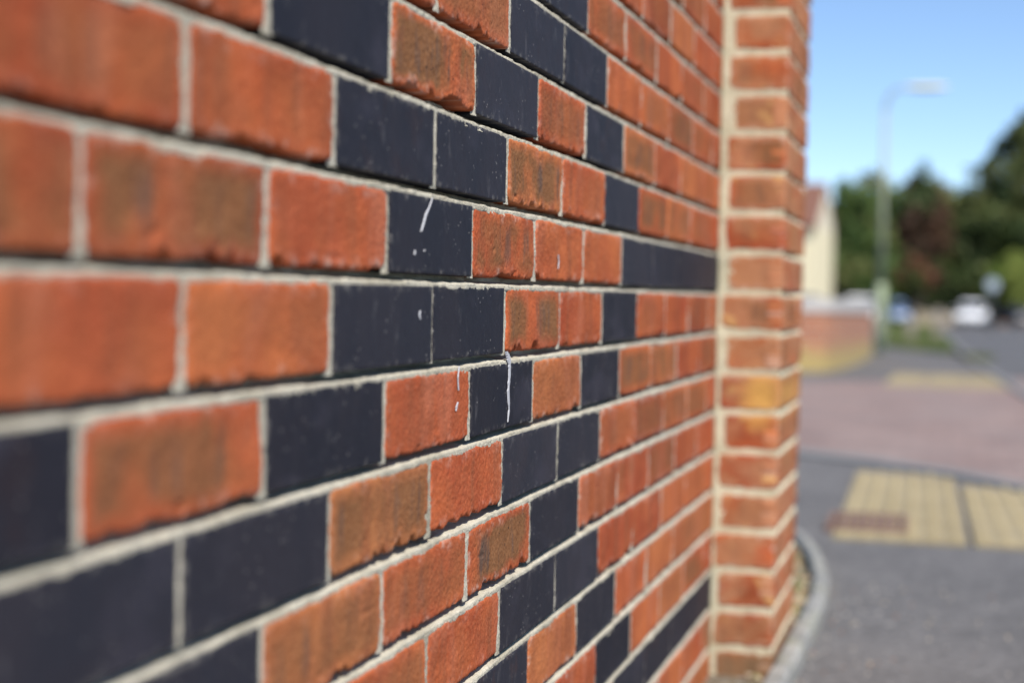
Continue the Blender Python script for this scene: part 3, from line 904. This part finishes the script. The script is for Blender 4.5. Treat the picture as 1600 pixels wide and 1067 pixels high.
def sweep(name, mat, lat0, lat1, h0, h1, parent):
    V = []; Q = []; U = []; d = 0
    for i, p in enumerate(wl):
        a = wl[max(i - 1, 0)]; b_ = wl[min(i + 1, len(wl) - 1)]; t = (b_ - a).normalized(); nn = Vector((-t.y, t.x))
        if i: d += (p - wl[i - 1]).length
        for (l_, h) in ((lat0, h0), (lat0, h1), (lat1, h1), (lat1, h0)):
            q = p + nn * l_
            V.append((q.x - OW.x, q.y - OW.y, gz(q.y) + h - OW.z)); U.append((d, h + (0 if l_ == lat0 else .001), 0))
    for i in range(len(wl) - 1):
        for k in range(4):
            a = i * 4 + k; b_ = i * 4 + (k + 1) % 4; Q.append((a, a + 4, b_ + 4, b_))
    e = (len(wl) - 1) * 4; Q.append((0, 1, 2, 3)); Q.append((e, e + 3, e + 2, e + 1))
    return mesh_np(name, np.array(V), np.array(Q), mat, parent, False, {'buv': ('FLOAT_VECTOR', np.array(U))})
sweep('brickwork', M_LOW, 0, .215, -.1, .70, lw)
sweep('coping', plain('pale_coping', (.44, .42, .40), .8, vscale=3), -.02, .235, .70, .85, lw)

# ------------------------------------------------------------------ cars
M_TYRE = plain('tyre_rubber', (.02, .02, .02), .8); M_RIM = plain('alloy', (.45, .45, .47), .35, .8)
M_GLASS = plain('car_glass', (.02, .025, .03), .08, spec=.8); M_LAMP = plain('headlamp', (.75, .75, .72), .15)
M_PLASTIC = plain('black_plastic', (.03, .03, .032), .5); M_TAIL = plain('tail_lamp', (.4, .02, .02), .2)
def paint(name, c): return plain(name, c, .25, vary=.02, spec=.6)
def loft(secs, K=16, power=3.2):
    """secs: (x, half width, z0, z1) -> rounded box hull"""
    V = []; F = []
    for (x, w, z0, z1) in secs:
        for k in range(K):
            t = 2 * math.pi * (k + .5) / K; c, s_ = math.cos(t), math.sin(t)
            r = (abs(c) ** power + abs(s_) ** power) ** (-1 / power)
            V.append((x, w * c * r, (z0 + z1) / 2 + (z1 - z0) / 2 * s_ * r))
    n = len(secs)
    for i in range(n - 1):
        for k in range(K):
            a = i * K + k; b_ = i * K + (k + 1) % K; F.append((a, b_, b_ + K, a + K))
    F.append(tuple(range(K - 1, -1, -1))); F.append(tuple((n - 1) * K + k for k in range(K)))
    return V, F
def make_car(name, loc, rz, col, label, cat='car', tall=1.0, group=None):
    """x forward, 4.2 m long"""
    c = empty(name, loc, rz); tag(c, label, cat, group)
    mp = paint(cat + '_paint', col)
    mb = MB(); mb.add(*loft([(-2.1, .70, .38, .72), (-2.02, .82, .28, .95), (-1.5, .87, .22, 1.0 * tall ** .3), (-.4, .88, .20, .95), (.9, .88, .20, .95), (1.6, .85, .22, .86), (2.0, .78, .26, .74), (2.12, .66, .34, .60)]))
    body = mb.build('body', mp, c, smooth=True)
    mb = MB(); mb.add(*loft([(-1.95, .70, .80, 1.05), (-1.6, .72, .80, 1.36 * tall), (-1.0, .72, .80, 1.46 * tall), (-.1, .72, .80, 1.47 * tall), (.45, .71, .80, 1.34 * tall), (1.2, .68, .80, .93)], power=3.6))
    mb.build('windows', M_GLASS, c, smooth=True)
    mb = MB(); mb.add(*loft([(-1.62, .60, 1.335 * tall, 1.385 * tall), (-1.0, .64, 1.40 * tall, 1.485 * tall), (-.1, .64, 1.41 * tall, 1.495 * tall), (.40, .60, 1.33 * tall, 1.385 * tall)], power=2.6))
    mb.build('roof', mp, c, smooth=True)
    mb = MB(); mb.box(2.06, 2.13, -.42, .42, .38, .52); mb.build('grille', M_PLASTIC, c, bevel=.02)
    mb = MB(); mb.box(2.115, 2.135, -.26, .26, .40, .50); mb.build('number_plate', M_LAMP, c)
    for s_ in (-1, 1):
        mb = MB(); mb.add(*loft([(1.86, .13, .60, .72), (2.02, .12, .58, .71), (2.09, .08, .60, .68)], 10)); mb.v = [(x, y + s_ * .62, z) for x, y, z in mb.v]
        mb.build('headlight', M_LAMP, c, smooth=True)
        mb = MB(); mb.box(-2.08, -1.98, s_ * .66 - .11, s_ * .66 + .11, .68, .88); mb.build('tail_light', M_TAIL, c, bevel=.02)
        mb = MB(); mb.add(*loft([(.72, .10, .95, 1.08), (.86, .08, .96, 1.06)], 8)); mb.v = [(x, y + s_ * .93, z) for x, y, z in mb.v]
        mb.build('mirror', mp, c, smooth=True)
        for xw in (-1.3, 1.3):
            mb = MB(); mb.tube([(xw, s_ * .70, .31), (xw, s_ * .72, .31), (xw, s_ * .86, .31), (xw, s_ * .885, .31)], [.27, .31, .31, .27], 24)
            w = mb.build('wheel', M_TYRE, c, smooth=False)
            mb = MB(); mb.tube([(xw, s_ * .88, .31), (xw, s_ * .895, .31)], [.20, .17], 16); mb.build('rim', M_RIM, w)
    return c
def place(px, Y): return at_y(px, Y)[0]
Yc = 97; cxw = place(1518, Yc)
make_car('parked_car', (cxw, Yc, gz(Yc)), math.radians(-97), (.86, .87, .90), 'white car with its front towards the viewer on the road', group='cars along the street')
Yb = 98; make_car('parked_car', (place(1396, Yb), Yb, gz(Yb)), math.radians(-80), (.18, .26, .44), 'blue car parked on the left beyond the lamp post', group='cars along the street')
# cars standing behind the low wall
Ys = 72; make_car('parked_car', (place(1275, Ys) - .2, Ys, gz(Ys)), math.radians(2), (.42, .43, .45), 'silver car parked behind the low garden wall next to the cream house', group='cars along the street')
Yw = 78; make_car('parked_car', (place(1343, Yw), Yw, gz(Yw)), math.radians(-75), (.74, .72, .70), 'off white car parked behind the end of the low garden wall', group='cars along the street')
Yd = 105; make_car('parked_car', (place(1588, Yd), Yd, gz(Yd)), math.radians(-70), (.05, .05, .06), 'small dark car far down the road at the right edge', group='cars along the street')

# ------------------------------------------------------------------ cream house
M_REND = plain('cream_render', (.70, .62, .42), .9, vary=.08, vscale=1.2)
M_GABLE = plain('gable_render', (.70, .63, .48), .9, vary=.06, vscale=1.2)
def tile_mat():
    m, nt, b = new_mat('roof_tiles')
    tc = N(nt, 'ShaderNodeTexCoord')
    w = N(nt, 'ShaderNodeTexWave', wave_type='BANDS', bands_direction='Z'); w.inputs['Scale'].default_value = 3.2; w.inputs['Distortion'].default_value = .4
    L(nt, tc.outputs['Object'], w.inputs['Vector'])
    c = mix(nt, w.outputs['Fac'], (.12, .052, .034), (.17, .075, .048)); c = mix(nt, noise(nt, tc.outputs['Object'], 3), c, (.18, .085, .06))
    L(nt, c, b.inputs['Base Color']); b.inputs['Roughness'].default_value = .9; bump(nt, w.outputs['Fac'], .5, .03, b); return m
M_TILE = tile_mat(); M_FRAME = plain('white_frame', (.7, .7, .7), .5)
YH = 82.0
hx0, zE = at_y(1275, YH, 352)              # near corner, eaves
YF = YH + 8.5
hx1, _ = at_y(1303, YF, 340)               # far corner of the gable end
ang = math.atan2(YF - YH, hx1 - hx0) - math.pi / 2
dep = math.hypot(hx1 - hx0, YF - YH)
house = empty('house', (hx0, YH, gz(YH)), ang)
tag(house, 'cream rendered house with brown tiled roof behind the low wall', 'house')
he = zE - gz(YH); ap_z = he + 2.35
mb = MB(); LH = 11.0
mb.box(-LH, 0, 0, dep, -.1, he); mb.build('wall', M_REND, house)
mb = MB(); mb.add([(.003, .02, he - .02), (.003, dep - .02, he - .02), (.003, dep * .5, ap_z - .1), (-.22, .02, he - .02), (-.22, dep - .02, he - .02), (-.22, dep * .5, ap_z - .1)],
       [(0, 1, 2), (5, 4, 3), (0, 3, 4, 1), (1, 4, 5, 2), (2, 5, 3, 0)])
mb.build('gable', M_GABLE, house)
mb = MB()
ov = .35; k_ = (ap_z - he) / (dep / 2)
def slope(y_a, z_a, y_b, z_b):
    mb.add([(-LH - .3, y_a, z_a), (.06, y_a, z_a), (.06, y_b, z_b), (-LH - .3, y_b, z_b), (-LH - .3, y_a, z_a + .14), (.06, y_a, z_a + .14), (.06, y_b, z_b + .14), (-LH - .3, y_b, z_b + .14)],
           [(0, 3, 2, 1), (4, 5, 6, 7), (0, 1, 5, 4), (1, 2, 6, 5), (2, 3, 7, 6), (3, 0, 4, 7)])
slope(-ov, he - ov * k_ + .02, dep / 2, ap_z + .02); slope(dep / 2 + .001, ap_z + .02, dep + ov, he - ov * k_ + .02)
rf = mb.build('roof', M_TILE, house)
mb = MB(); mb.box(-6.4, -5.6, dep / 2 - .35, dep / 2 + .35, ap_z - .4, ap_z + 1.1); mb.build('chimney', M_LOW, rf)
for wx in (-2.6, -5.4, -8.6):
    for wz in (1.0, 3.4):
        if wz + 1.1 > he: continue
        mb = MB()
        for bx in ((wx - .65, wx + .65, wz - .06, wz), (wx - .65, wx + .65, wz + 1.1, wz + 1.16), (wx - .65, wx - .59, wz, wz + 1.1), (wx + .59, wx + .65, wz, wz + 1.1), (wx - .03, wx + .03, wz, wz + 1.1)):
            mb.box(bx[0], bx[1], -.05, -.004, bx[2], bx[3])
        wf = mb.build('window', M_FRAME, house)
        mb = MB(); mb.box(wx - .589, wx + .589, -.03, -.004, wz + .002, wz + 1.098); mb.build('pane', M_GLASS, wf)

# ------------------------------------------------------------------ bollards, round sign, far walls
M_WOOD = plain('weathered_post', (.22, .19, .15), .9, vary=.25, vscale=9)
M_WHITE = plain('white_band', (.36, .32, .30), .7)
def bollard(px, Y, h, w, label):
    x = place(px, Y); b = empty('bollard', (x, Y, gz(Y))); tag(b, label, 'bollard', 'timber bollards on the verge')
    mb = MB(); mb.box(-w / 2, w / 2, -w / 2, w / 2, -.1, h * .92); mb.add([(-w / 2, -w / 2, h * .92), (w / 2, -w / 2, h * .92), (w / 2, w / 2, h * .92), (-w / 2, w / 2, h * .92), (0, 0, h)], [(0, 1, 4), (1, 2, 4), (2, 3, 4), (3, 0, 4)])
    mb.build('post', M_WOOD, b, bevel=.006)
    mb = MB(); mb.box(-w / 2 - .004, w / 2 + .004, -w / 2 - .004, w / 2 + .004, h * .70, h * .80); mb.build('reflective_band', M_WHITE, b)
bollard(1424, 39, .62, .20, 'short weathered bollard on the grass next to the lamp post')
bollard(1466, 41, .88, .22, 'taller weathered bollard on the grass near the road edge')
M_SIGN = plain('sign_face', (.34, .40, .45), .4, vary=.04); M_SRIM = plain('sign_rim', (.42, .45, .47), .4); M_GPOST = plain('galvanised_post', (.10, .11, .10), .5, .3)
YS = 62; sx_, szc = at_y(1551, YS, 445)
sg = empty('road_sign', (sx_, YS, gz(YS))); tag(sg, 'round pale blue road sign on a thin grey post', 'road sign')
hz = szc - gz(YS); R_ = .25
mb = MB(); mb.tube([(0, .03, -.1), (0, .03, hz + .25)], .038, 12); mb.build('post', M_GPOST, sg, smooth=True)
mb = MB(); mb.tube([(0, -.012, hz), (0, .0, hz)], R_, 32); pl = mb.build('plate', M_SRIM, sg)
mb = MB(); mb.tube([(0, -.017, hz), (0, -.0125, hz)], R_ * .86, 32); mb.build('face', M_SIGN, pl)

def garden_wall(name, x0, x1, Y, h, mat, label):
    g = empty(name, ((x0 + x1) / 2, Y, gz(Y))); tag(g, label, 'wall')
    w = (x1 - x0) / 2
    mb = MB(); mb.box(-w, w, 0, .22, -.2, h); mb.build('brickwork', mat, g)
    mb = MB(); mb.box(-w - .02, w + .02, -.03, .25, h, h + .06); mb.build('coping', M_COPE, g)
    mb = MB()
    for xx in (-w - .24, w + .02 + .001):
        mb.box(xx, xx + .22, -.04, .26, -.2, h + .22)
    mb.build('end_pier', mat, g)
M_STONE = plain('pale_stone', (.36, .30, .22), .9, vary=.3, vscale=3)
M_BRN = plain('brown_brick', (.24, .14, .09), .9, vary=.35, vscale=3)
garden_wall('garden_wall', place(1438, 100), place(1498, 100), 100, .75, M_STONE, 'pale stone garden wall far off between the bollards and the white car')
garden_wall('garden_wall', place(1566, 112), place(1640, 112), 112, .95, M_BRN, 'brown brick garden wall under the lime green tree')

# ------------------------------------------------------------------ trees
def leaf_mat(name, ca, cb, cc):
    m, nt, b = new_mat(name)
    at = N(nt, 'ShaderNodeAttribute', attribute_name='lc')
    sp = N(nt, 'ShaderNodeSeparateColor'); L(nt, at.outputs['Color'], sp.inputs[0])
    c = mix(nt, sp.outputs[0], ca, cb); c = mix(nt, ramp(nt, sp.outputs[2], .42, .56), c, cc)
    L(nt, c, b.inputs['Base Color']); b.inputs['Roughness'].default_value = .6; b.inputs['Specular IOR Level'].default_value = .25
    return m
M_BARK = plain('bark', (.07, .055, .04), .95, vary=.3, vscale=5)
LM = {'dark': leaf_mat('dark_leaves', (.026, .046, .014), (.062, .088, .024), (.085, .10, .030)),
      'green': leaf_mat('green_leaves', (.045, .085, .018), (.105, .155, .038), (.14, .155, .05)),
      'lime': leaf_mat('lime_leaves', (.085, .14, .018), (.15, .20, .032), (.20, .24, .05)),
      'red': leaf_mat('copper_leaves', (.062, .038, .022), (.120, .054, .032), (.055, .080, .026)),
      'rowan': leaf_mat('rowan_leaves', (.16, .05, .03), (.23, .08, .05), (.08, .10, .03))}
def crown(lobes, nleaf, size, mat, parent, seed):
    g = np.random.default_rng(seed)
    vol = np.array([l[3] * l[4] for l in lobes]); pick = g.choice(len(lobes), nleaf, p=vol / vol.sum())
    Lb = np.array(lobes)[pick]
    d = g.normal(size=(nleaf, 3)); d /= np.linalg.norm(d, axis=1)[:, None]
    rad = .45 + .58 * g.random(nleaf) ** .45
    # bumpy surface: twig clusters pull the radius in and out
    th = np.arctan2(d[:, 1], d[:, 0]); ph = d[:, 2]
    rad *= 1 + .20 * noise2(th * 3.1 + Lb[:, 0] * 3, ph * 4 + Lb[:, 2], 0) + .10 * noise2(th * 9 + Lb[:, 1], ph * 11, 1)
    C = Lb[:, :3] + d * rad[:, None] * np.stack([Lb[:, 3], Lb[:, 3], Lb[:, 4]], 1)
    keep = noise2(C[:, 0] * 1.3 + 50, C[:, 2] * 1.3 + C[:, 1] * .7 + 50, 2) > -.45
    C = C[keep]; n = len(C)
    nrm = g.normal(size=(n, 3)) + d[keep] * .9; nrm /= np.linalg.norm(nrm, axis=1)[:, None]
    t = np.cross(nrm, g.normal(size=(n, 3))); t /= np.linalg.norm(t, axis=1)[:, None]; b_ = np.cross(nrm, t)
    s = size * g.uniform(.5, 1.2, n)[:, None]
    V = np.stack([C - t * s, C - b_ * s * .6, C + t * s, C + b_ * s * .6], 1).reshape(-1, 3)
    Q = np.arange(n * 4).reshape(n, 4)
    cl = .5 + .5 * noise2(C[:, 0] * .8, C[:, 2] * .8 + C[:, 1], 3)
    col = np.stack([np.clip(cl + g.normal(0, .2, n), 0, 1), g.random(n), np.clip(.5 + .55 * noise2(C[:, 0] * .55 + 9, C[:, 2] * .55 + C[:, 1] * .5 + seed, 1) + g.normal(0, .08, n), 0, 1), np.ones(n)], 1)
    return mesh_np('crown', V, Q, mat, parent, False, {'lc': ('FLOAT_COLOR', np.repeat(col, 4, 0))})
def tree(name, px, Y, top_py, wpx, kind, label, shape='round', seed=1, nleaf=9000, leaf=.22, cat='tree', zlow=.22, trunk=True):
    x, zt = at_y(px, Y, top_py); g0 = gz(Y); H = zt - g0; W = wpx * (Y - CAM[1]) / F_PX
    t = empty(name, (x, Y, g0)); tag(t, label, cat, 'trees and shrubs closing the street')
    rnd = random.Random(seed); lobes = []
    if shape == 'round':
        for i in range(13):
            u_ = i / 12; zc = H * (zlow + (1 - zlow) * (.12 + .74 * u_)); ww = W * .5 * math.sin(math.pi * (.22 + .62 * u_)) 
            a = i * 2.4; r = ww * .55
            lobes.append((r * math.cos(a), r * math.sin(a) * .8, zc, ww * .62, H * (1 - zlow) * .17))
    elif shape == 'cone':
        for i in range(18):
            u_ = i / 17; zc = H * (zlow + (1 - zlow) * (.05 + .88 * u_)); ww = W * .5 * (1 - u_) ** .8 + .25
            a = i * 2.4; r = ww * .45
            lobes.append((r * math.cos(a), r * math.sin(a), zc, ww * .7, H * .09))
    elif shape == 'spiky':
        for i in range(11):
            u_ = i / 10; zc = H * (zlow + (1 - zlow) * (.12 + .60 * u_)); ww = W * .5 * math.sin(math.pi * (.25 + .6 * u_))
            a = i * 2.4; r = ww * .55; lobes.append((r * math.cos(a), r * math.sin(a), zc, ww * .6, H * .15))
        lobes += [(W * .02, 0, H * .90, W * .10, H * .10), (-W * .13, 0, H * .84, W * .08, H * .09), (W * .15, .3, H * .80, W * .09, H * .08)]
    else:                                   # hedge-like mass to the ground
        m = max(5, int(W / 1.5))
        for i in range(m):
            xx = -W / 2 + W * (i + .5) / m
            lobes.append((xx, rnd.uniform(-.5, .5), H * rnd.uniform(.40, .55), W / m * 1.1, H * rnd.uniform(.38, .5)))
    crown(lobes, nleaf, leaf, LM[kind], t, seed)
    if trunk:
        mb = MB(); th = H * (zlow + .35)
        mb.tube([(0, 0, -.1), (.03, 0, th * .4), (-.05, .05, th), (.02, 0, H * .8)], [H * .032, H * .024, H * .016, H * .004], 9)
        for i in range(5):
            a = i * 1.3 + seed; z0 = th * (.55 + .12 * i); r = W * .28
            mb.tube([(0, 0, z0), (r * .5 * math.cos(a), r * .5 * math.sin(a), z0 + r * .4), (r * math.cos(a), r * math.sin(a), z0 + r * 1.0)], [H * .012, H * .008, H * .003], 6)
        mb.build('trunk', M_BARK, t, smooth=True)
    return t
tree('broadleaf_tree', 1335, 100, 285, 120, 'green', 'rounded green tree between the cream house and the lamp post', seed=3, nleaf=14000, leaf=.20, zlow=.05)
tree('broadleaf_tree', 1384, 114, 276, 170, 'green', 'dark green tree directly behind the lamp post', seed=4, nleaf=20000, leaf=.24, zlow=.05)
tree('copper_tree', 1442, 112, 252, 92, 'red', 'reddish copper leaved tree with an uneven pointed top', shape='spiky', seed=5, nleaf=15000, leaf=.19, zlow=.25)
tree('broadleaf_tree', 1480, 122, 284, 165, 'green', 'green tree in the dip between the copper tree and the dark conifer', seed=6, nleaf=20000, leaf=.25, zlow=.05)
tree('conifer', 1600, 122, 166, 330, 'dark', 'tall dark conifer rising at the right edge of the view', shape='cone', seed=7, nleaf=60000, leaf=.26, zlow=.05)
tree('broadleaf_tree', 1540, 120, 292, 130, 'dark', 'dark broadleaf tree at the foot of the tall conifer', seed=8, nleaf=14000, leaf=.19, zlow=.10)
tree('broadleaf_tree', 1590, 106, 392, 90, 'lime', 'bright lime green tree behind the round sign', seed=9, nleaf=12000, leaf=.14, zlow=.18)
tree('shrub', 1430, 108, 398, 62, 'rowan', 'red leaved shrub low in front of the copper tree', seed=10, nleaf=4000, leaf=.12, zlow=.45, cat='shrub')
tree('shrub', 1345, 94, 395, 80, 'green', 'mid green shrub beside the house and behind the off white car', shape='hedge', seed=11, nleaf=6000, leaf=.13, cat='shrub', trunk=False)
tree('hedge', 1440, 117, 395, 170, 'dark', 'dark hedge filling the shade under the copper tree', shape='hedge', seed=12, nleaf=14000, leaf=.18, cat='hedge', trunk=False)
tree('hedge', 1570, 128, 400, 150, 'dark', 'dark hedge in the shade behind the white car', shape='hedge', seed=13, nleaf=12000, leaf=.20, cat='hedge', trunk=False)
tree('broadleaf_tree', 1700, 120, 250, 190, 'dark', 'dark broadleaf tree just beyond the right edge of the view', seed=14, nleaf=9000, leaf=.26, zlow=.05)
tree('broadleaf_tree', 1230, 120, 300, 160, 'green', 'green tree standing behind the cream house', seed=15, nleaf=9000, leaf=.28, zlow=.05)
# far wood that closes the horizon
def far_wood():
    lobes = []
    rnd = random.Random(3)
    for i in range(46):
        x = -70 + i * 3.6; lobes.append((x, 150 + rnd.uniform(-4, 4), gz(150) + 3.2, 3.4, 4.4 + rnd.uniform(-1.2, 1.4)))
    o = crown(lobes, 52000, .85, LM['dark'], None, 77); o.name = 'far_wood'
    tag(o, 'distant dark wood closing the end of the road', kind='stuff')
far_wood()
